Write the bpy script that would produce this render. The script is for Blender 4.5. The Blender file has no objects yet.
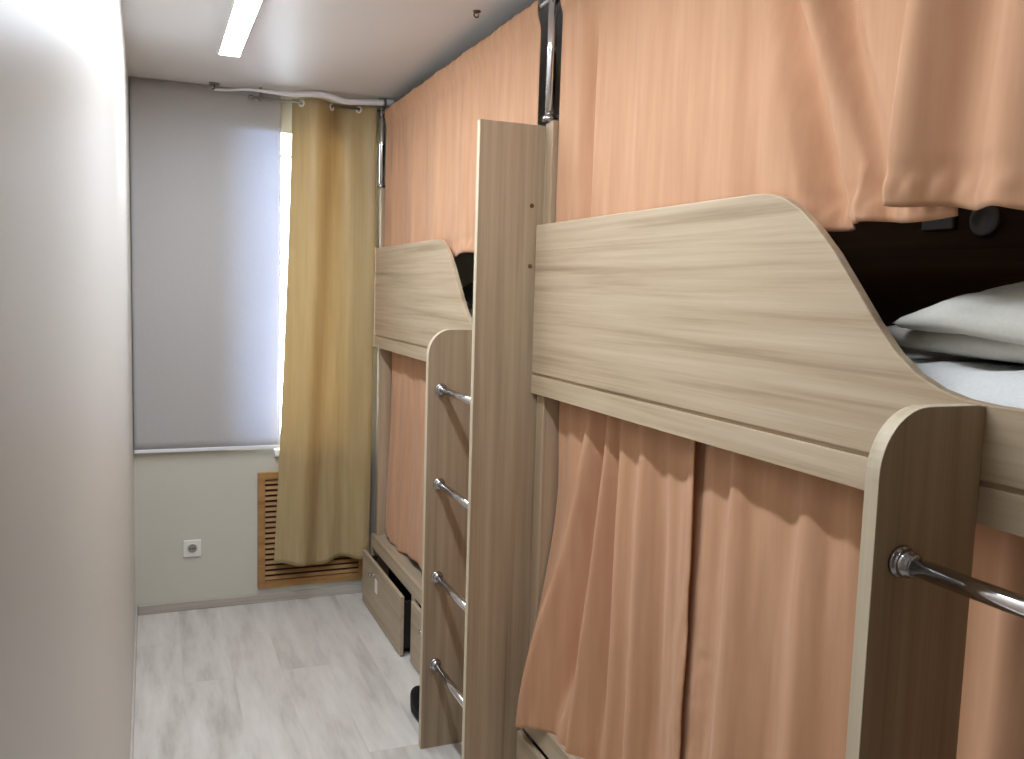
import bpy, bmesh, math, random
from mathutils import Vector, Matrix, noise
random.seed(7)
C = bpy.context.scene.collection
PI = math.pi

# ------------------------------------------------------------------ helpers
def link(o, parent=None):
    C.objects.link(o)
    if parent: o.parent = parent
    return o

def thing(name, label, cat, loc, group=None):
    o = bpy.data.objects.new(name, None)
    o.empty_display_size = .1
    link(o); o.location = loc
    return tag(o, label, cat, group)

def tag(o, label=None, cat=None, group=None, kind=None):
    if label: o['label'] = label
    if cat: o['category'] = cat
    if group: o['group'] = group
    if kind: o['kind'] = kind
    return o

def obj(name, bm, mat, parent=None, smooth=False, origin=None, mods=()):
    """World-space bmesh -> one object; origin = parent's place (or the given one)."""
    if parent is not None:
        org = Vector((0, 0, 0)); p = parent
        while p is not None:
            org += Vector(p.location); p = p.parent
        own = Vector((0, 0, 0))
    else:
        org = Vector(origin) if origin else Vector((0, 0, 0)); own = org
    bmesh.ops.translate(bm, verts=bm.verts, vec=-org)
    me = bpy.data.meshes.new(name)
    bm.normal_update()
    bm.to_mesh(me); bm.free()
    if smooth:
        for p in me.polygons: p.use_smooth = True
    me.materials.append(mat)
    o = bpy.data.objects.new(name, me)
    link(o, parent); o.location = own
    for kind, kw in mods:
        m = o.modifiers.new(kind.lower(), kind)
        for k, v in kw.items(): setattr(m, k, v)
    return o

BEV = lambda w=.002, s=2: ('BEVEL', dict(width=w, segments=s, limit_method='ANGLE'))
SOL = lambda t=.002: ('SOLIDIFY', dict(thickness=t, offset=0))

def NB(): return bmesh.new()

def box(bm, x0, x1, y0, y1, z0, z1):
    r = bmesh.ops.create_cube(bm, size=1)
    bmesh.ops.scale(bm, verts=r['verts'], vec=(x1-x0, y1-y0, z1-z0))
    bmesh.ops.translate(bm, verts=r['verts'], vec=((x0+x1)/2, (y0+y1)/2, (z0+z1)/2))
    return bm

def prism(bm, pts, axis, a, b):
    """pts in the plane normal to axis (0: (y,z), 1: (x,z), 2: (x,y)), extruded a..b"""
    def P(p, t):
        return {0: (t, p[0], p[1]), 1: (p[0], t, p[1]), 2: (p[0], p[1], t)}[axis]
    va = [bm.verts.new(P(p, a)) for p in pts]; vb = [bm.verts.new(P(p, b)) for p in pts]
    n = len(pts)
    bm.faces.new(va); bm.faces.new(vb[::-1])
    for i in range(n): bm.faces.new((va[i], vb[i], vb[(i+1) % n], va[(i+1) % n]))
    bmesh.ops.recalc_face_normals(bm, faces=bm.faces)
    return bm

def tube(bm, pts, r, n=16, cap=True):
    pts = [Vector(p) for p in pts]
    rs = r if isinstance(r, (list, tuple)) else [r]*len(pts)
    rings = []; up = None
    for i, p in enumerate(pts):
        d = (pts[min(i+1, len(pts)-1)]-pts[max(i-1, 0)]).normalized()
        if up is None:
            up = Vector((0, 0, 1)) if abs(d.z) < .9 else Vector((1, 0, 0))
        a = d.cross(up).normalized(); b = a.cross(d).normalized(); up = b
        rings.append([bm.verts.new(p+(a*math.cos(2*PI*k/n)+b*math.sin(2*PI*k/n))*rs[i]) for k in range(n)])
    for q, w in zip(rings, rings[1:]):
        for k in range(n): bm.faces.new((q[k], q[(k+1) % n], w[(k+1) % n], w[k]))
    if cap:
        bm.faces.new(rings[0][::-1]); bm.faces.new(rings[-1])
    bmesh.ops.recalc_face_normals(bm, faces=bm.faces)
    return bm

def lathe(bm, prof, origin, axis, n=24):
    """prof: list of (radius, along axis)"""
    ax = Vector(axis).normalized(); o = Vector(origin)
    u = ax.orthogonal().normalized(); w = ax.cross(u)
    rings = [[bm.verts.new(o+ax*h+(u*math.cos(2*PI*k/n)+w*math.sin(2*PI*k/n))*max(r, 1e-5)) for k in range(n)] for r, h in prof]
    for a, b in zip(rings, rings[1:]):
        for k in range(n): bm.faces.new((a[k], a[(k+1) % n], b[(k+1) % n], b[k]))
    bm.faces.new(rings[0][::-1]); bm.faces.new(rings[-1])
    bmesh.ops.recalc_face_normals(bm, faces=bm.faces)
    return bm

def sheet(bm, f, nu, nv):
    g = [[bm.verts.new(f(i/nu, j/nv)) for i in range(nu+1)] for j in range(nv+1)]
    for j in range(nv):
        for i in range(nu): bm.faces.new((g[j][i], g[j][i+1], g[j+1][i+1], g[j+1][i]))
    return bm

def sm(a, b, x):
    t = min(1, max(0, (x-a)/(b-a))); return t*t*(3-2*t)
def gs(x, c, w): return math.exp(-((x-c)/w)**2)

# ------------------------------------------------------------------ materials
def mat(name):
    m = bpy.data.materials.new(name); m.use_nodes = True
    return m, m.node_tree.nodes, m.node_tree.links, m.node_tree.nodes['Principled BSDF']

def srgb(*c):
    return tuple(((v/255)/12.92 if v/255 <= .04045 else ((v/255+.055)/1.055)**2.4) for v in c)+(1,)

def plain(name, col, rough=.5, metal=0, spec=.5, bump=0, bscale=200, var=0, vscale=3):
    m, N, L, b = mat(name)
    b.inputs['Base Color'].default_value = col; b.inputs['Roughness'].default_value = rough
    b.inputs['Metallic'].default_value = metal; b.inputs['Specular IOR Level'].default_value = spec
    tc = N.new('ShaderNodeTexCoord')
    if var:
        n = N.new('ShaderNodeTexNoise'); n.inputs['Scale'].default_value = vscale; n.inputs['Detail'].default_value = 4
        L.new(tc.outputs['Object'], n.inputs['Vector'])
        mx = N.new('ShaderNodeMix'); mx.data_type = 'RGBA'
        mx.inputs[6].default_value = tuple(c*(1-var) for c in col[:3])+(1,)
        mx.inputs[7].default_value = tuple(min(1, c*(1+var)) for c in col[:3])+(1,)
        L.new(n.outputs['Fac'], mx.inputs[0]); L.new(mx.outputs[2], b.inputs['Base Color'])
    if bump:
        n = N.new('ShaderNodeTexNoise'); n.inputs['Scale'].default_value = bscale; n.inputs['Detail'].default_value = 3
        L.new(tc.outputs['Object'], n.inputs['Vector'])
        bp = N.new('ShaderNodeBump'); bp.inputs['Strength'].default_value = bump; bp.inputs['Distance'].default_value = .002
        L.new(n.outputs['Fac'], bp.inputs['Height']); L.new(bp.outputs['Normal'], b.inputs['Normal'])
    return m

def wood(name, dark, mid, light, grain='y', rough=.45, spec=.3, fine=1.0, off=0):
    m, N, L, b = mat(name)
    b.inputs['Roughness'].default_value = rough; b.inputs['Specular IOR Level'].default_value = spec
    tc = N.new('ShaderNodeTexCoord'); mp = N.new('ShaderNodeMapping')
    s = {'y': (18, .6, 18), 'z': (18, 18, .6), 'x': (.6, 18, 18)}[grain]
    mp.inputs['Scale'].default_value = s; mp.inputs['Location'].default_value = (off, off*.7, off*.3)
    L.new(tc.outputs['Object'], mp.inputs['Vector'])
    # slow warp so the grain wanders
    n0 = N.new('ShaderNodeTexNoise'); n0.inputs['Scale'].default_value = .8; n0.inputs['Detail'].default_value = 2
    L.new(mp.outputs[0], n0.inputs['Vector'])
    va = N.new('ShaderNodeVectorMath'); va.operation = 'MULTIPLY_ADD'
    va.inputs[1].default_value = (.55, .55, .55)
    L.new(n0.outputs['Color'], va.inputs[0]); L.new(mp.outputs[0], va.inputs[2])
    n1 = N.new('ShaderNodeTexNoise'); n1.inputs['Scale'].default_value = 1.3; n1.inputs['Detail'].default_value = 6; n1.inputs['Roughness'].default_value = .6
    L.new(va.outputs[0], n1.inputs['Vector'])
    mp2 = N.new('ShaderNodeMapping'); mp2.inputs['Scale'].default_value = tuple((8 if q > 5 else 1.5) for q in s)
    L.new(va.outputs[0], mp2.inputs['Vector'])
    n2 = N.new('ShaderNodeTexNoise'); n2.inputs['Scale'].default_value = 1; n2.inputs['Detail'].default_value = 3
    L.new(mp2.outputs[0], n2.inputs['Vector'])
    mth = N.new('ShaderNodeMath'); mth.operation = 'MULTIPLY_ADD'; mth.inputs[1].default_value = .28*fine
    L.new(n2.outputs['Fac'], mth.inputs[0]); L.new(n1.outputs['Fac'], mth.inputs[2])
    cr = N.new('ShaderNodeValToRGB'); e = cr.color_ramp.elements
    e[0].position = .38; e[0].color = dark; e[1].position = .86; e[1].color = light
    k = e.new(.6); k.color = mid
    L.new(mth.outputs[0], cr.inputs[0]); L.new(cr.outputs[0], b.inputs['Base Color'])
    return m

def cloth(name, a, bcol, trans=0., sheen=.1, weave=(60, 60, 4), rough=.85, tint=None, spec=.2):
    m, N, L, b = mat(name)
    b.inputs['Roughness'].default_value = rough; b.inputs['Specular IOR Level'].default_value = spec
    b.inputs['Sheen Weight'].default_value = sheen
    tc = N.new('ShaderNodeTexCoord'); mp = N.new('ShaderNodeMapping'); mp.inputs['Scale'].default_value = weave
    L.new(tc.outputs['Object'], mp.inputs['Vector'])
    n = N.new('ShaderNodeTexNoise'); n.inputs['Scale'].default_value = 1; n.inputs['Detail'].default_value = 4
    L.new(mp.outputs[0], n.inputs['Vector'])
    cr = N.new('ShaderNodeValToRGB'); e = cr.color_ramp.elements
    e[0].position = .2; e[0].color = a; e[1].position = .8; e[1].color = bcol
    L.new(n.outputs['Fac'], cr.inputs[0]); L.new(cr.outputs[0], b.inputs['Base Color'])
    if trans:
        t = N.new('ShaderNodeBsdfTranslucent'); mx = N.new('ShaderNodeMixShader'); mx.inputs[0].default_value = trans
        if tint: t.inputs['Color'].default_value = tint
        else: L.new(cr.outputs[0], t.inputs['Color'])
        L.new(b.outputs[0], mx.inputs[1]); L.new(t.outputs[0], mx.inputs[2])
        L.new(mx.outputs[0], N['Material Output'].inputs['Surface'])
    return m

def emis(name, col, st):
    m, N, L, b = mat(name)
    b.inputs['Base Color'].default_value = (.9, .9, .9, 1)
    b.inputs['Emission Color'].default_value = col; b.inputs['Emission Strength'].default_value = st
    return m

def floor_mat():
    m, N, L, b = mat('grey_oak_laminate')
    b.inputs['Roughness'].default_value = .38; b.inputs['Specular IOR Level'].default_value = .4
    tc = N.new('ShaderNodeTexCoord')
    mp = N.new('ShaderNodeMapping'); mp.inputs['Rotation'].default_value = (0, 0, PI/2)
    L.new(tc.outputs['Object'], mp.inputs['Vector'])
    br = N.new('ShaderNodeTexBrick'); br.offset = .37; br.inputs['Scale'].default_value = 1
    br.inputs['Brick Width'].default_value = 1.2; br.inputs['Row Height'].default_value = .19
    br.inputs['Mortar Size'].default_value = .0012; br.inputs['Mortar Smooth'].default_value = .3
    br.inputs['Color1'].default_value = (.42, .42, .42, 1); br.inputs['Color2'].default_value = (.58, .58, .58, 1)
    br.inputs['Mortar'].default_value = (.3, .3, .3, 1)
    L.new(mp.outputs[0], br.inputs['Vector'])
    mp2 = N.new('ShaderNodeMapping'); mp2.inputs['Scale'].default_value = (11, 1.6, 1)
    L.new(tc.outputs['Object'], mp2.inputs['Vector'])
    ad = N.new('ShaderNodeVectorMath'); ad.operation = 'MULTIPLY_ADD'; ad.inputs[1].default_value = (9, 9, 9)
    L.new(br.outputs['Color'], ad.inputs[0]); L.new(mp2.outputs[0], ad.inputs[2])
    n = N.new('ShaderNodeTexNoise'); n.inputs['Scale'].default_value = 1.0; n.inputs['Detail'].default_value = 7; n.inputs['Roughness'].default_value = .62
    L.new(ad.outputs[0], n.inputs['Vector'])
    cr = N.new('ShaderNodeValToRGB'); e = cr.color_ramp.elements
    e[0].position = .3; e[0].color = srgb(182, 176, 167); e[1].position = .72; e[1].color = srgb(230, 226, 219)
    k = e.new(.5); k.color = srgb(213, 208, 200)
    L.new(n.outputs['Fac'], cr.inputs[0])
    mx = N.new('ShaderNodeMix'); mx.data_type = 'RGBA'; mx.blend_type = 'MULTIPLY'; mx.inputs[0].default_value = 1
    g = N.new('ShaderNodeMapRange'); g.inputs[1].default_value = .3; g.inputs[2].default_value = .58; g.inputs[3].default_value = .93; g.inputs[4].default_value = 1.0
    L.new(br.outputs['Color'], g.inputs[0])
    L.new(cr.outputs[0], mx.inputs[6]); L.new(g.outputs[0], mx.inputs[7]); L.new(mx.outputs[2], b.inputs['Base Color'])
    return m

M = {}
M['wall'] = plain('grey_wall_paint', srgb(206, 204, 191), .55, spec=.3, bump=.06, bscale=350, var=.015)
M['wall_left'] = plain('satin_grey_wall', srgb(212, 210, 202), .42, spec=.4, bump=.02, bscale=250, var=.012)
M['ceiling'] = plain('satin_stretch_ceiling', srgb(224, 222, 222), .46, spec=.4, var=.01)
M['floor'] = floor_mat()
M['base'] = wood('skirting_wood', srgb(150, 142, 130), srgb(180, 173, 162), srgb(200, 194, 184), 'x')
M['base_y'] = plain('skirting_grey', srgb(196, 190, 182), .5, var=.05, vscale=12)
M['board'] = wood('pale_ash_board', srgb(146, 124, 99), srgb(181, 160, 132), srgb(200, 182, 155), 'y', .5, off=3)
M['panel'] = wood('ash_panel_vertical', srgb(140, 119, 95), srgb(168, 146, 119), srgb(186, 165, 138), 'z', .5, off=5)
M['edge'] = wood('ash_edge_band', srgb(186, 170, 142), srgb(203, 188, 160), srgb(214, 200, 174), 'z', .5, off=9)
M['base_wood'] = wood('ash_drawer_front', srgb(150, 132, 110), srgb(176, 158, 134), srgb(192, 176, 152), 'y', .5, off=11)
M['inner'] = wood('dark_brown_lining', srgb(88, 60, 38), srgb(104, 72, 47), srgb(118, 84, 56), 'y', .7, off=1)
M['chrome'] = plain('polished_chrome', (.72, .72, .74, 1), .12, 1)
M['dark_chrome'] = plain('worn_chrome', (.45, .44, .45, 1), .22, 1)
M['black'] = plain('black_rubber', (.012, .012, .013, 1), .55, bump=.2)
M['shadow_gap'] = plain('black_drawer_box', (.015, .014, .014, 1), .6, var=.1)  # near-black paints the shadow gap round the drawer onto its box
M['white'] = plain('white_plastic', srgb(236, 234, 228), .35, var=.01)
M['pvc'] = plain('white_window_pvc', srgb(232, 234, 236), .3, var=.01)
M['pipe'] = plain('white_conduit', srgb(240, 242, 248), .35, var=.01)
M['metal'] = plain('grey_rod_metal', (.3, .29, .27, 1), .35, 1)
M['hole'] = plain('socket_hole', srgb(60, 56, 50), .6)
M['grille'] = wood('golden_brown_grille_wood', srgb(140, 102, 58), srgb(168, 126, 76), srgb(186, 144, 92), 'x', .5, off=2)
M['grille_dark'] = plain('dark_grille_back', srgb(52, 36, 22), .8, var=.1)
M['peach'] = cloth('peach_blackout_cloth', srgb(195, 146, 111), srgb(211, 164, 128), trans=.05, weave=(40, 40, 3), sheen=.12)
M['peach_low'] = M['peach']
M['gold'] = cloth('gold_satin_cloth', srgb(187, 164, 118), srgb(201, 179, 134), trans=.24, weave=(60, 60, 3), sheen=.05, rough=.42, spec=.5)
M['blind'] = cloth('grey_blind_fabric', srgb(202, 199, 194), srgb(208, 205, 200), trans=.26, weave=(90, 90, 90), sheen=0, tint=(.72, .8, 1, 1))
M['linen'] = cloth('white_linen', srgb(226, 226, 222), srgb(238, 238, 235), weave=(160, 160, 160), sheen=.1)
M['pillow'] = cloth('grey_white_pillowcase', srgb(208, 204, 193), srgb(218, 214, 204), weave=(160, 160, 160), sheen=.1)
M['blue_pillow'] = cloth('slate_blue_cloth', srgb(72, 78, 96), srgb(86, 92, 110), weave=(160, 160, 160), sheen=.1)
M['diffuser'] = emis('lamp_diffuser_glow', (.88, .965, 1.08, 1), 69)
def glass_mat():
    m = bpy.data.materials.new('window_glass'); m.use_nodes = True; N = m.node_tree.nodes; L = m.node_tree.links
    N.remove(N['Principled BSDF'])
    t = N.new('ShaderNodeBsdfTransparent'); g = N.new('ShaderNodeBsdfGlossy'); g.inputs['Roughness'].default_value = .02
    f = N.new('ShaderNodeFresnel'); f.inputs['IOR'].default_value = 1.35
    mx = N.new('ShaderNodeMixShader')
    L.new(f.outputs[0], mx.inputs[0]); L.new(t.outputs[0], mx.inputs[1]); L.new(g.outputs[0], mx.inputs[2])
    L.new(mx.outputs[0], N['Material Output'].inputs['Surface'])
    return m
M['glass'] = glass_mat()

# ------------------------------------------------------------------ the setting
H, D, XW, YF = 2.5, 4.444, 2.03, -2.6
WX0, WX1, WZ0, WZ1 = .42, 1.03, .78, 2.317      # window opening
st = lambda o: tag(o, kind='structure')
st(obj('floor', box(NB(), -.12, XW+.12, YF-.12, D+.3, -.1, 0), M['floor']))
st(obj('ceiling', box(NB(), -.12, XW+.12, YF-.12, D+.3, H, H+.1), M['ceiling']))
st(obj('wall_left', box(NB(), -.12, 0, YF-.12, D+.3, 0, H), M['wall_left']))
st(obj('wall_right', box(NB(), XW, XW+.12, YF-.12, D+.3, 0, H), M['wall']))
st(obj('wall_front', box(NB(), 0, XW, YF-.12, YF, 0, H), M['wall']))
bm = NB()
prism(bm, [(0, D), (.42, D), (.60, D+.3), (0, D+.3)], 2, 0, H); box(bm, WX1, XW, D, D+.3, 0, H)
box(bm, .42, WX1, D, D+.3, 0, WZ0)
prism(bm, [(D, WZ1), (D, H), (D+.3, H), (D+.3, 2.46)], 0, .42, WX1)
st(obj('wall_back', bm, M['wall']))
st(obj('baseboard_back', box(NB(), .012, 1.10, D-.012, D, 0, .043), M['base'], mods=[BEV(.003)]))
st(obj('baseboard_left', box(NB(), 0, .010, YF, D, 0, .055), M['base_y'], mods=[BEV(.003)]))

w = thing('window_1', None, None, (WX0, D+.17, WZ0)); st(w)
bm = NB()
y0, y1 = D+.14, D+.20; fw = .05; WT = 2.44
xl = .510
box(bm, xl, xl+fw, y0, y1, WZ0, WT); box(bm, WX1-fw, WX1, y0, y1, WZ0, WT)
box(bm, xl+fw, WX1-fw, y0, y1, WT-.05, WT); box(bm, xl+fw, WX1-fw, y0, y1, WZ0, WZ0+fw)
box(bm, xl+fw, WX1-fw, y0+.01, y1-.01, 2.222, 2.236)
obj('window_frame', bm, M['pvc'], w, mods=[BEV(.003)])
obj('pane', box(NB(), xl+fw, WX1-fw, D+.167, D+.173, WZ0+fw, WT-.05), M['glass'], w)
obj('window_sill', box(NB(), .64, WX1+.0, D-.035, D+.14, WZ0-.035, WZ0), M['pvc'], w, mods=[BEV(.006, 3)])

# ------------------------------------------------------------------ roller blind
b = thing('roller_blind', 'plain grey roller blind pulled down over the end wall beside the gold curtain', 'blind', (.335, D-.02, .79))
def fb(u, v):
    x = .004+u*.664; return (x, D-.022-.002*math.sin(u*9)*(1-v), .80+v*(H-.004-.80))
obj('fabric', sheet(NB(), fb, 40, 40), M['blind'], b, True, mods=[SOL(.0012)])
obj('bottom_bar', box(NB(), .004, .668, D-.032, D-.014, .786, .803), M['pvc'], b, mods=[BEV(.004, 3)])
obj('head_rail', box(NB(), .004, .668, D-.0205, D-.002, H-.03, H-.001), M['blind'], b)

# ------------------------------------------------------------------ ceiling lamps
def lamp(y0, y1, label):
    t = thing('ceiling_lamp', label, 'lamp', (.374, (y0+y1)/2, H), 'linear ceiling lamps')
    xs = .374
    obj('housing', box(NB(), xs-.040, xs+.040, y0, y1, H-.0255, H), M['white'], t, mods=[BEV(.003)])
    prof = [(xs-.037, H-.024)]+[(xs-.037*math.cos(a), H-.0255-.0045*math.sin(a)) for a in [PI*k/12 for k in range(0, 13)]]+[(xs+.037, H-.024)]
    obj('diffuser', prism(NB(), prof, 1, y0+.008, y1-.008), M['diffuser'], t)
    for q in (y0-.002, y1-.006):
        p2 = [(xs-.041, H), (xs-.041, H-.026), (xs-.036, H-.031), (xs+.036, H-.031), (xs+.041, H-.026), (xs+.041, H)]
        obj('end_cap', prism(NB(), p2, 1, q, q+.008), M['white'], t)
    return t
lamp(2.50, 3.70, 'lit white linear ceiling lamp nearest the window wall')
lamp(.95, 2.15, 'lit white linear ceiling lamp overhead, nearer the camera')

# ------------------------------------------------------------------ bunk beds
XB = 1.11
def make_bed():
    y0, y1 = .419, 2.360        # between its own tall end panel and the far end
    t = thing('bunk_bed', 'ash bunk bed in the foreground, its guard board sweeping down to a dark ladder panel', 'bunk bed', (1.55, .397, 0), 'bunk beds along the right wall')
    top = [(2.36, 1.785), (1.376, 1.785), (1.333, 1.783), (1.305, 1.779), (1.277, 1.770), (1.236, 1.748), (1.197, 1.719), (1.146, 1.672),
           (1.096, 1.616), (1.049, 1.563), (1.005, 1.520), (.965, 1.492), (.919, 1.473), (.876, 1.464), (.83, 1.461), (.419, 1.461)]
    obj('guard_board', prism(NB(), [(y1, 1.358)]+top+[(y0, 1.358)], 0, XB, XB+.018), M['board'], t, mods=[BEV(.0025, 2)])
    bm = NB(); box(bm, XB, XB+.018, y0, y1, 1.298, 1.350); box(bm, XB+.006, XB+.018, y0, y1, 1.3495, 1.3585)
    obj('side_rail', bm, M['board'], t, mods=[BEV(.0008, 1)])
    # ladder side panel with a rounded top corner
    pts = [(.932, 0), (.932, 1.37)]
    for k in range(0, 13):
        a = PI/2*k/12; pts.append((.932+.078*(1-math.cos(a)), 1.37+.089*math.sin(a)))
    pts += [(XB-.0005, 1.459), (XB-.0005, 0)]
    lp = obj('ladder_panel', prism(NB(), pts, 1, .842, .866), M['panel'], t, mods=[BEV(.0015, 2)])
    # pale edge band running round the front edge of the panel
    e = pts[:-2]+[(1.10, 1.459)]
    out = NB(); va = []
    for i, (x, z) in enumerate(e):
        p = Vector((x, z)); a = Vector(e[max(i-1, 0)]); c = Vector(e[min(i+1, len(e)-1)])
        d = (c-a).normalized(); n = Vector((-d.y, d.x))
        q = p+n*.0012
        va.append([out.verts.new((p.x, .8425, p.y)), out.verts.new((q.x, .8425, q.y)), out.verts.new((q.x, .8655, q.y)), out.verts.new((p.x, .8655, p.y))])
    for a, c in zip(va, va[1:]):
        for k in range(4): out.faces.new((a[k], a[(k+1) % 4], c[(k+1) % 4], c[k]))
    out.faces.new(va[0]); out.faces.new(va[-1][::-1])
    bmesh.ops.recalc_face_normals(out, faces=out.faces)
    obj('edge_band', out, M['edge'], lp)
    tp = obj('tall_panel', box(NB(), .932, 1.985, .397, .419, 0, 2.067), M['panel'], t, mods=[BEV(.0015, 2)])
    obj('edge_band', box(NB(), .9308, .932, .3975, .4185, 0, 2.066), M['edge'], tp)
    for z in (1.839, 1.667):
        obj('screw_cap', lathe(NB(), [(.0065, 0), (.0065, .0012), (.004, .002)], (1.095, .3969, z), (0, -1, 0), 14), M['inner'], tp)
    for z in (1.258, .936, .612, .302):
        r = obj('ladder_rung', tube(NB(), [(.977, .419, z), (.977, .842, z)], .0125, 20), M['chrome'], t, True)
        for yy, s in ((.842, -1), (.419, 1)):
            obj('flange', lathe(NB(), [(.0215, 0), (.0215, .004), (.0205, .006), (.0175, .0065), (.0185, .012), (.0175, .018), (.0155, .019), (.016, .024), (.0128, .026)], (.977, yy, z), (0, s, 0), 24), M['dark_chrome'], r, True)
    # corner posts, chrome poles and curtain rails
    obj('post', box(NB(), XB+.0185, XB+.082, 2.308, 2.359, 0, 2.075), M['panel'], t, mods=[BEV(.003)])
    p = obj('pole', tube(NB(), [(XB+.024, 2.344, 2.0755), (XB+.024, 2.344, 2.5)], .0135, 20), M['chrome'], t, True)
    obj('collar', lathe(NB(), [(.021, 0), (.021, .012), (.016, .018), (.0137, .02)], (XB+.024, 2.344, 2.0755), (0, 0, 1)), M['dark_chrome'], p, True)
    obj('collar', lathe(NB(), [(.020, 0), (.020, .006), (.016, .018), (.0137, .02)], (XB+.024, 2.344, 2.5), (0, 0, -1)), M['dark_chrome'], p, True)
    obj('rail_clamp', box(NB(), XB+.008, XB+.050, 2.326, 2.362, 2.410, 2.446), M['dark_chrome'], p, mods=[BEV(.008, 3)])
    obj('curtain_rail', tube(NB(), [(XB+.038, .40, 2.428), (XB+.038, 2.327, 2.428)], .008), M['dark_chrome'], t, True)
    obj('curtain_rail', tube(NB(), [(XB+.072, .42, 1.292), (XB+.072, 2.30, 1.292)], .006), M['dark_chrome'], t, True)
    # platforms, back, end
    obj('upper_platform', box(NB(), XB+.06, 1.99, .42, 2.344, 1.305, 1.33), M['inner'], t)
    obj('lower_platform', box(NB(), XB+.018, 1.99, .42, 2.307, .327, .345), M['base_wood'], t)
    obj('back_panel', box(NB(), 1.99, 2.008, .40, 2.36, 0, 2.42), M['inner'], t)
    # base with two drawers
    bm = NB()
    box(bm, XB, XB+.018, y0, y1, .277, .345)
    box(bm, XB, XB+.018, 2.344, 2.359, 0, .277); box(bm, XB, XB+.018, 1.552, 1.606, 0, .277); box(bm, XB, XB+.018, .88, .91, 0, .277)
    obj('base_frame', bm, M['base_wood'], t, mods=[BEV(.0015)])
    for a, c, pull in ((1.61, 2.343, 0.0), (.913, 1.548, 0.0)):
        d = obj('drawer', box(NB(), XB-.002-pull-.016, XB-.002-pull, a, c, .006, .270), M['base_wood'], t, mods=[BEV(.002)])
        bm = NB(); x0 = XB-.002-pull
        xa = XB+.55
        box(bm, x0, xa, a+.02, a+.034, .03, .24); box(bm, x0, xa, c-.034, c-.02, .03, .24)
        box(bm, xa, xa+.014, a+.02, c-.02, .03, .24); box(bm, x0, xa, a+.034, c-.034, .03, .04)
        obj('drawer_box', bm, M['shadow_gap'], d)
        yc = a+(c-a)*.66
        k = obj('handle', lathe(NB(), [(.013, 0), (.013, .003), (.006, .006), (.006, .014), (.012, .018), (.012, .024), (.008, .027)], (x0-.016, yc, .215), (-1, 0, 0), 18), M['dark_chrome'], d, True)
    return t
bed = make_bed()
SH = 1.965
def copy_tree(o, parent=None):
    c = o.copy(); C.objects.link(c)
    if parent: c.parent = parent
    for ch in list(o.children): copy_tree(ch, c)
    return c
far = copy_tree(bed)
far.location.y += SH
far['label'] = 'ash bunk bed at the window end, behind the tall panel with two screw caps'
# the tag on the far bed's open drawer
dr = [c for c in far.children if c.name.startswith('drawer')][0]
dr.location.x -= .028
bm = NB(); yy = 1.61+SH+.733*.60; xf = XB-.046
box(bm, xf-.003, xf-.0005, yy-.02, yy+.02, .140, .205)
obj('paper_tag', bm, M['white'], dr)

# ------------------------------------------------------------------ cloth
def fbm(x, y, z=0): return noise.fractal(Vector((x, y, z)), 1.0, 2.0, 4)

def upper_curtain(label, y0, y1, folds, x0=XB+.038, zt=2.442, zb=1.72, hem=None, seed=0, lean=None, group='peach curtains of the upper bunks', clamp=False, slant=None):
    """y runs from y0 (far) down to y1 (near); folds: (y centre, width, x amplitude, slant)"""
    L = y0-y1
    def f(u, v):
        t = 1-v                      # 0 at the top
        y = y0-u*L; z = zb+v*(zt-zb)
        x = x0-.0125*sm(.12, .04, t)
        gather = .003*math.sin(y*95+seed+5*fbm(y*3, seed))*gs(t, .03, .12)
        ripple = .0042*fbm(y*5, z*.8, seed)*(.3+t)
        ripple += .0035*math.sin(y*38+1.3*fbm(y*2, seed+4)+seed)*(.5+.5*t)
        for (c, w, a, sl) in folds:
            x -= a*gs(y, c+sl*t, w*(1+.25*t))*(.25+.75*sm(0, .5, t))
        x -= gather*.6+ripple
        if lean: x -= lean(u, t, y)
        if clamp and y > 1.12: x += max(0, XB+.023-x)*sm(1.98, 1.81, z)
        if slant: y += slant(u, t)
        x -= .003*math.sin(y*170+4*fbm(y*6, seed))*gs(z, zb+.028, .012)
        y -= .004*fbm(y*4+3, z*3, seed)*t
        if hem: z += hem(u, y)*sm(.75, 1, t)
        if t > .9: x += .0022*math.sin((t-.9)*10*PI*2)
        return (x, y, z)
    bm = sheet(NB(), f, int(L*150)+20, 80)
    o = obj('bunk_curtain', bm, M['peach'], None, True, origin=(x0, (y0+y1)/2, zb), mods=[SOL(.0022)])
    return tag(o, label, 'curtain', group)

# near bed, long upper curtain
def lean_b(u, t, y):
    # the cloth steps forward at a fold
    return .020*sm(.007, -.007, y-(1.435-.06*t))
upper_curtain('long peach curtain above the pale guard board, falling behind it from the chrome pole', 2.304, .93,
    [(2.125, .034, -.046, .01), (2.07, .025, .016, 0), (1.80, .10, .010, 0), (1.64, .09, -.010, -.03), (1.50, .05, -.032, -.06),
     (1.446, .036, -.052, -.257), (1.407, .03, .026, -.32), (1.335, .030, -.040, -.27), (1.05, .05, .012, 0)],
    lean=lean_b, seed=1.7, clamp=True, hem=lambda u, y: .004*math.sin(y*30)-.004)
upper_curtain('peach curtain at the right edge, hanging in front of the bunk above the white pillows', .990, .68,
    [(.963, .03, .018, .02), (.880, .042, -.044, .02), (.805, .04, .020, 0), (.77, .04, -.02, 0), (.71, .03, .015, 0)],
    x0=XB-.004, lean=lambda u, t, y: .022*sm(.1, 1, t), zb=1.735, seed=5.1, slant=lambda u, t: .02*t*(1-u), hem=lambda u, y: .0025*math.sin(y*62)-.030*u)
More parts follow.
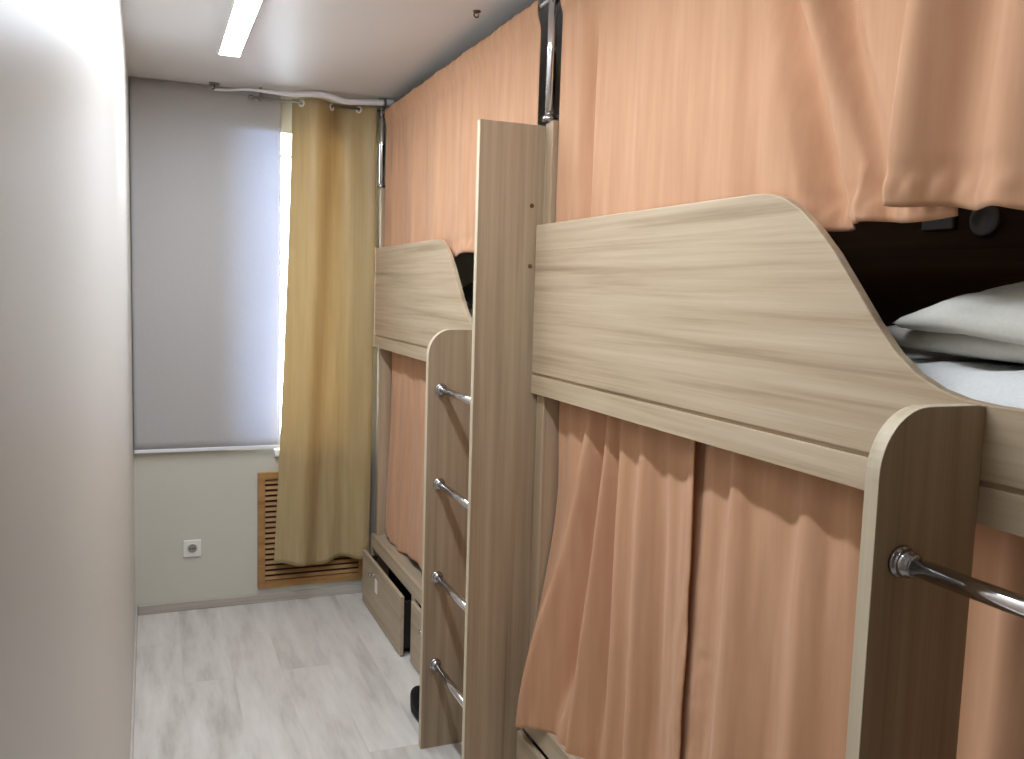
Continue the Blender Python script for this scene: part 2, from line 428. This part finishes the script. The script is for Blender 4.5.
upper_curtain('peach curtain of the upper bunk nearest the window, behind the tall wooden panel', 4.269, 2.455,
    [(4.12, .05, .012, 0), (3.95, .05, -.010, .0), (3.78, .04, .012, 0), (3.62, .04, -.010, 0), (3.45, .05, .012, 0), (3.28, .04, -.008, 0), (3.1, .05, .011, 0), (2.92, .05, -.008, 0), (2.72, .06, .008, 0)],
    seed=9.4, hem=lambda u, y: .008*math.sin(y*17))

def lower_curtain(label, y0, y1, folds, x0=XB+.072, zt=1.306, zb=.32, seed=0, extra=None, hem=None):
    L = y0-y1
    def f(u, v):
        t = 1-v; y = y0-u*L; z = zb+v*(zt-zb); x = x0
        g = sm(0, .35, t)
        x -= .007*math.sin(y*62+seed+1.5*fbm(y*2, seed))*(1-.6*g)
        x -= .008*fbm(y*7, z*.9, seed)*(.4+t)+.007*math.sin(y*31+seed+2*fbm(y*2, 9))*(.5+.5*t)
        for (c, w, a, sl) in folds:
            x -= a*gs(y, c+sl*t, w)*(.3+.7*g)*(1-.6*sm(.75, 1, t) if a < 0 else 1)
        if extra:
            dx, dy = extra(u, t, y); x += dx; y += dy
        if hem: z += hem(u, y)*sm(.7, 1, t)
        return (x, y, z)
    bm = sheet(NB(), f, int(L*150)+20, 90)
    o = obj('bunk_curtain', bm, M['peach_low'], None, True, origin=(x0, (y0+y1)/2, zb), mods=[SOL(.0022)])
    return tag(o, label, 'curtain', 'peach curtains of the lower bunks')

def flare(u, t, y):
    k = sm(.25, 1.0, t)*sm(.62, .12, u)
    return (-.088*k, -.006*k*sm(.3, 0, u))
def seam_crinkle(yc, s):
    def f(u, t, y):
        k = gs(y, yc, .05)*sm(.2, .5, t)
        return (-.005*k*fbm(y*14, t*16, 3), 0)
    return f
lower_curtain('peach lower bunk curtain beside the tall panel, its bottom corner flaring outwards', 2.303, 1.602,
    [(2.085, .030, .040, .18), (2.032, .032, -.060, .12), (2.005, .018, .022, .05), (1.975, .022, -.040, .01), (1.92, .03, .016, .01), (1.80, .035, .014, .03), (1.74, .03, -.014, .01)],
    seed=2.2, extra=lambda u, t, y: tuple(a+b for a, b in zip(flare(u, t, y), seam_crinkle(1.63, 1)(u, t, y))), hem=lambda u, y: .012*gs(u, .16, .07)-.012*gs(u, .0, .08), zb=.335)
lower_curtain('peach lower bunk curtain running behind the dark rounded ladder panel', 1.645, .435,
    [(1.53, .04, -.010, 0), (1.44, .04, .014, 0), (1.34, .04, -.012, 0), (1.25, .04, .012, 0), (1.12, .05, -.010, 0), (1.0, .05, .012, 0), (.88, .04, -.01, 0), (.78, .05, .014, 0), (.62, .05, -.01, 0)], seed=6.6, zb=.353,
    extra=lambda u, t, y: (-.010*sm(.2, 1, t)+.008*sm(1.585, 1.612, y)+seam_crinkle(1.55, 1)(u, t, y)[0], 0))
lower_curtain('peach lower bunk curtain at the window end above the open drawer', 4.268, 2.42,
    [(4.1, .05, .008, 0), (3.9, .05, -.008, 0), (3.7, .06, .010, 0), (3.5, .05, -.01, 0)], seed=4.1, zb=.352,
    hem=lambda u, y: .02*math.sin(y*9)+.015, extra=lambda u, t, y: (-.018*sm(.3, 1, t), 0))

# gold window curtain
YC = D-.085
gc = thing('window_curtain', 'gold satin curtain with eyelets hanging beside the window', 'curtain', (.93, YC, .2))
def gfold(u, t):
    ph = u*2*PI*2.5+.4
    return ph
def fg(u, v):
    t = 1-v
    xl = .716-.082*t**1.35; xr = 1.108-.004*t
    x = xl+u*(xr-xl)
    z = .215+v*(2.470-.215)
    a = .044*(1-.2*t)
    y = YC-a*math.sin((u-.094)*2*PI*1.417+.5*t*math.sin(u*5))-.012*math.sin(u*2*PI*3.3+1+t)*t-.012*fbm(u*3, t*1.5, 2)*t
    z += (-.028*gs(u, .46, .16)+.004*math.sin(u*20))*sm(.7, 1, t)
    return (x, y, z)
obj('cloth', sheet(NB(), fg, 170, 90), M['gold'], gc, True, mods=[SOL(.002)])
for u in (.10, .46, .80):
    v = 1-.02
    p = Vector(fg(u, .983)); q = Vector(fg(u+.01, .983)); d = (q-p).normalized(); n = Vector((d.y, -d.x, 0)).normalized()
    if n.y > 0: n = -n
    bm = NB(); ring = []
    R, r = .0135, .0045; up = Vector((0, 0, 1)); c = p+n*.002
    cc = Vector((c.x, c.y, 2.448))
    for i in range(24):
        a = 2*PI*i/24; e = d*math.cos(a)+up*math.sin(a)
        ring.append([bm.verts.new(cc+e*(R+r*math.cos(2*PI*j/10))+n*r*math.sin(2*PI*j/10)) for j in range(10)])
    for i in range(24):
        for j in range(10):
            bm.faces.new((ring[i][j], ring[(i+1) % 24][j], ring[(i+1) % 24][(j+1) % 10], ring[i][(j+1) % 10]))
    bmesh.ops.recalc_face_normals(bm, faces=bm.faces)
    obj('eyelet', bm, M['white'], gc, True)

rod = thing('curtain_rod', 'thin grey metal curtain rod under the ceiling carrying the gold curtain', 'curtain rod', (.8, YC, 2.455))
obj('bar', tube(NB(), [(.535, YC, 2.452), (1.13, YC, 2.452)], .006, 12), M['metal'], rod, True)
obj('finial', lathe(NB(), [(.006, 0), (.011, .003), (.013, .012), (.010, .022), (.003, .026)], (.535, YC, 2.452), (-1, 0, 0), 16), M['metal'], rod, True)
bm = NB(); box(bm, .560, .572, YC-.008, D-.036, 2.450, 2.462); box(bm, .560, .572, YC-.010, YC+.010, 2.452, H)
obj('bracket', bm, M['metal'], rod, mods=[BEV(.002)])

hb = thing('ceiling_bracket', 'small dark bracket at the ceiling edge above the grey blind', 'bracket', (.36, D-.07, H))
bm = NB(); box(bm, .340, .384, D-.095, D-.055, H-.007, H)
obj('plate', bm, M['metal'], hb, mods=[BEV(.002)])
obj('hook', tube(NB(), [(.362, D-.075, H-.006), (.362, D-.075, H-.022), (.357, D-.080, H-.030), (.35, D-.082, H-.026)], .004, 10), M['metal'], hb, True)

pp = thing('conduit_pipe', 'white wavy pipe running under the ceiling above the gold curtain', 'pipe', (.95, D-.17, H))
PY = D-.172
pts = [(.362, D-.06, 2.474), (.43, D-.09, 2.474), (.51, PY+.02, 2.472), (.60, PY, 2.468), (.70, PY, 2.469), (.77, PY, 2.478), (.83, PY, 2.482), (.885, PY, 2.474), (.94, PY, 2.463), (1.02, PY, 2.467), (1.10, PY, 2.474), (1.18, PY, 2.482)]
def cat(P, n=8):
    P = [Vector(p) for p in P]; o = []
    for i in range(len(P)-1):
        a, b, c, d = P[max(i-1, 0)], P[i], P[i+1], P[min(i+2, len(P)-1)]
        for k in range(n):
            t = k/n
            o.append(.5*((2*b)+(c-a)*t+(2*a-5*b+4*c-d)*t*t+(3*b-a-3*c+d)*t**3))
    return o+[P[-1]]
pp_pts = cat(pts)
obj('tube', tube(NB(), pp_pts, [.006+.008*sm(.5, .8, p.x) for p in pp_pts], 14), M['pipe'], pp, True)
obj('pipe_clamp', lathe(NB(), [(.0165, 0), (.0165, .014), (.015, .015)], (1.125, PY, 2.4765), (1, 0, 0), 18), M['metal'], pp, True)

hk = thing('ceiling_hook', 'small dark hook fixed to the ceiling near the long bunk curtain', 'hook', (1.075, 2.817, H))
obj('base_plate', lathe(NB(), [(.013, 0), (.013, .003), (.006, .007)], (1.075, 2.817, H), (0, 0, -1), 16), M['inner'], hk, True)
obj('loop', tube(NB(), [(1.075+.008*math.cos(a)-.002, 2.817, H-.013+.008*math.sin(a)) for a in [PI*.5+PI*1.6*k/12 for k in range(13)]], .0022, 8), M['inner'], hk, True)

# ------------------------------------------------------------------ wall fittings
so = thing('wall_socket', 'white power socket low on the grey end wall', 'socket', (.257, D, .307))
obj('plate', box(NB(), .216, .298, D-.010, D, .265, .348), M['white'], so, mods=[BEV(.004, 3)])
fr = obj('insert', lathe(NB(), [(.027, 0), (.027, .003), (.025, .005), (.0225, .005), (.021, -.002)], (.257, D-.010, .307), (0, -1, 0), 28), M['white'], so, True)
bm = NB()
lathe(bm, [(.0205, 0), (.0205, .0045)], (.257, D-.0095, .307), (0, -1, 0), 24)
bm2 = bm
obj('recess', bm2, plain('socket_recess', srgb(150, 146, 136), .5), so)
bm = NB()
for dx in (-.0095, .0095): lathe(bm, [(.0036, 0), (.0036, .0008)], (.257+dx, D-.0140, .307), (0, -1, 0), 12)
box(bm, .2535, .2605, D-.0146, D-.014, .304, .310)
obj('pin_holes', bm, M['hole'], so)

gr = thing('radiator_grille', 'golden brown slatted wooden grille low on the end wall behind the gold curtain', 'grille', (.83, D, .07))
gx0, gx1, gz0, gz1 = .563, 1.108, .076, .663
bm = NB()
box(bm, gx0, gx0+.035, D-.020, D, gz0, gz1); box(bm, gx1-.035, gx1, D-.020, D, gz0, gz1)
box(bm, gx0+.035, gx1-.035, D-.020, D, gz0, gz0+.035); box(bm, gx0+.035, gx1-.035, D-.020, D, gz1-.035, gz1)
obj('frame', bm, M['grille'], gr, mods=[BEV(.002)])
obj('backing', box(NB(), gx0+.03, gx1-.03, D-.003, D-.0005, gz0+.03, gz1-.03), M['grille_dark'], gr)
n = 19
for k in range(n):
    z = gz0+.035+(gz1-gz0-.07)*(k+.5)/n
    obj('slat', prism(NB(), [(D-.017, z-.008), (D-.014, z-.009), (D-.005, z+.005), (D-.008, z+.007)], 0, gx0+.034, gx1-.034), M['grille'], gr)

ls = thing('bunk_socket', 'dim round socket beside a plate on the dark bunk lining under the curtain hem', 'socket', (1.99, 1.52, 1.80))
obj('plate', box(NB(), 1.978, 1.9895, 1.69, 1.79, 1.785, 1.84), plain('grey_plate', srgb(170, 166, 158), .5), ls, mods=[BEV(.004, 2)])
obj('ring', lathe(NB(), [(.040, 0), (.040, .012), (.036, .016), (.026, .016), (.024, .006)], (1.9895, 1.60, 1.803), (-1, 0, 0), 28), plain('grey_ring', srgb(190, 186, 180), .4), ls, True)

# ------------------------------------------------------------------ bedding
def mattress(y0, y1, label, m):
    t = thing('mattress', label, 'mattress', (1.56, (y0+y1)/2, 1.33), 'upper bunk mattresses')
    bm = NB()
    x0, x1, z0, z1 = XB+.062, 1.985, 1.331, 1.494
    def f(u, v):
        x = x0+(x1-x0)*u; y = y0+(y1-y0)*v
        e = min(u*(x1-x0), (1-u)*(x1-x0), v*(y1-y0), (1-v)*(y1-y0))
        z = z1-.030*(1-sm(0, .05, e))+.006*fbm(x*5, y*5, 1)+.004*math.sin(y*40+8*fbm(x*2, y*2))*sm(0, .1, e)
        return (x, y, z)
    sheet(bm, f, 50, 110)
    sk = [e for e in bm.edges if e.is_boundary]
    r = bmesh.ops.extrude_edge_only(bm, edges=sk)
    for v in [g for g in r['geom'] if isinstance(g, bmesh.types.BMVert)]: v.co.z = z0
    bmesh.ops.holes_fill(bm, edges=[e for e in bm.edges if e.is_boundary], sides=0)
    bmesh.ops.recalc_face_normals(bm, faces=bm.faces)
    obj('sheet', bm, m, t, True)
    return t
mattress(.44, 2.30, 'white sheeted mattress under the stacked pillows in the near upper bunk', M['linen'])
mattress(.44+SH, 2.30+SH, 'sheeted mattress in the far upper bunk behind the board', M['linen'])

def pillow(name, label, cat_, cx, cy, zb, hx, hy, th, m, seed, tilt=0, group=None, droop=.0, front=.0):
    bm = NB(); nu, nv = 44, 44
    def prof(u, v):
        a = 1-abs(2*u-1)**3.2; b = 1-abs(2*v-1)**3.2
        return max(0, a*b)**.42
    def P(u, v, s):
        x = (2*u-1); y = (2*v-1)
        px = hx*x*(1-.06*(1-y*y)*abs(x)); py = hy*y*(1-.06*(1-x*x)*abs(y))
        q = prof(u, v)
        z = th*.5+s*th*.5*q*(1+.16*fbm(px*6, py*6, seed)) if s > 0 else th*.5-th*.5*q
        z += .008*fbm(px*9+3, py*9, seed+2)*(q if s > 0 else 0)
        z += -droop*max(abs(y)**2.2, .55*abs(x)**3)
        z -= front*max(0, -x)**1.5*(.25+.75*(1-y)/2)
        return (cx+px, cy+py, zb+z+tilt*py)
    for s in (1, -1): sheet(bm, lambda u, v: P(u, v, s), nu, nv)
    bmesh.ops.remove_doubles(bm, verts=bm.verts, dist=.0008)
    bmesh.ops.recalc_face_normals(bm, faces=bm.faces)
    o = obj(name, bm, m, None, True, origin=(cx, cy, zb))
    return tag(o, label, cat_, group)
pillow('pillow', 'white pillow lying flat on the sheet, underneath another pillow', 'pillow', 1.47, .875, 1.5015, .24, .34, .072, M['pillow'], 3, group='pillows in the near upper bunk')
pillow('pillow', 'puffy off-white pillow lying on top of another pillow', 'pillow', 1.45, .775, 1.567, .25, .34, .090, M['pillow'], 8, group='pillows in the near upper bunk', droop=.034, front=.080)
pillow('pillow', 'slate blue pillow glimpsed in the dark gap of the far upper bunk', 'pillow', 1.52, 3.30, 1.5015, .22, .33, .15, M['blue_pillow'], 5)

# ------------------------------------------------------------------ shoe poking out behind the ladder panel
sh = thing('shoe', 'black shoe on the floor poking out behind the far ladder panel', 'shoe', (1.03, 2.97, 0))
def sole_pts(k, n=40):
    o = []
    for i in range(n):
        a = 2*PI*i/n; yy = math.cos(a); w = .040+.006*yy
        if -.2 < yy < .45: w -= .004
        o.append((1.012+w*k*math.sin(a), 3.02+.126*k*yy))
    return o
obj('sole', prism(NB(), sole_pts(1), 2, 0, .018), M['black'], sh, mods=[BEV(.004, 2)])
def fs(u, v):
    a = 2*PI*u; yy = math.cos(a); hgt = .05+.022*sm(-.3, 1, yy)
    k = .97*(1-.55*sm(.35, 1, v)) ; w = (.040+.006*yy)*k
    return (1.012+w*math.sin(a), 3.02+.126*k*yy+.02*v*.5, .017+hgt*math.sin(v*PI/2))
obj('upper', sheet(NB(), fs, 40, 14), plain('black_leather', (.008, .008, .008, 1), .6, spec=.15, var=.1), sh, True, mods=[('SOLIDIFY', dict(thickness=.003, offset=-1))])

# ------------------------------------------------------------------ camera, sky, exposure
def cam():
    f, yaw, pitch, roll, cx, cz = 882.18, .392, .0998, .0299, .0732, 1.5934
    cy, sy, cp, sp = math.cos(yaw), math.sin(yaw), math.cos(pitch), math.sin(pitch)
    fwd = Vector((sy*cp, cy*cp, -sp)); right = Vector((cy, -sy, 0)); up = right.cross(fwd)
    cr, sr = math.cos(roll), math.sin(roll)
    r = right*cr+up*sr; u = up*cr-right*sr
    c = bpy.data.cameras.new('camera'); o = bpy.data.objects.new('camera', c); C.objects.link(o)
    m = Matrix((r, u, -fwd)).transposed().to_4x4(); m.translation = (cx, 0, cz); o.matrix_world = m
    c.sensor_fit = 'HORIZONTAL'; c.sensor_width = 36; c.lens = f*36/1024; c.clip_start = .01
    bpy.context.scene.camera = o
cam()
W = bpy.data.worlds.new('sky'); bpy.context.scene.world = W; W.use_nodes = True
bg = W.node_tree.nodes['Background']; bg.inputs[0].default_value = (.80, .90, 1, 1); bg.inputs[1].default_value = 20
vs = bpy.context.scene.view_settings
vs.view_transform = 'Standard'; vs.look = 'None'; vs.gamma = 1; vs.use_curve_mapping = False; vs.exposure = .07
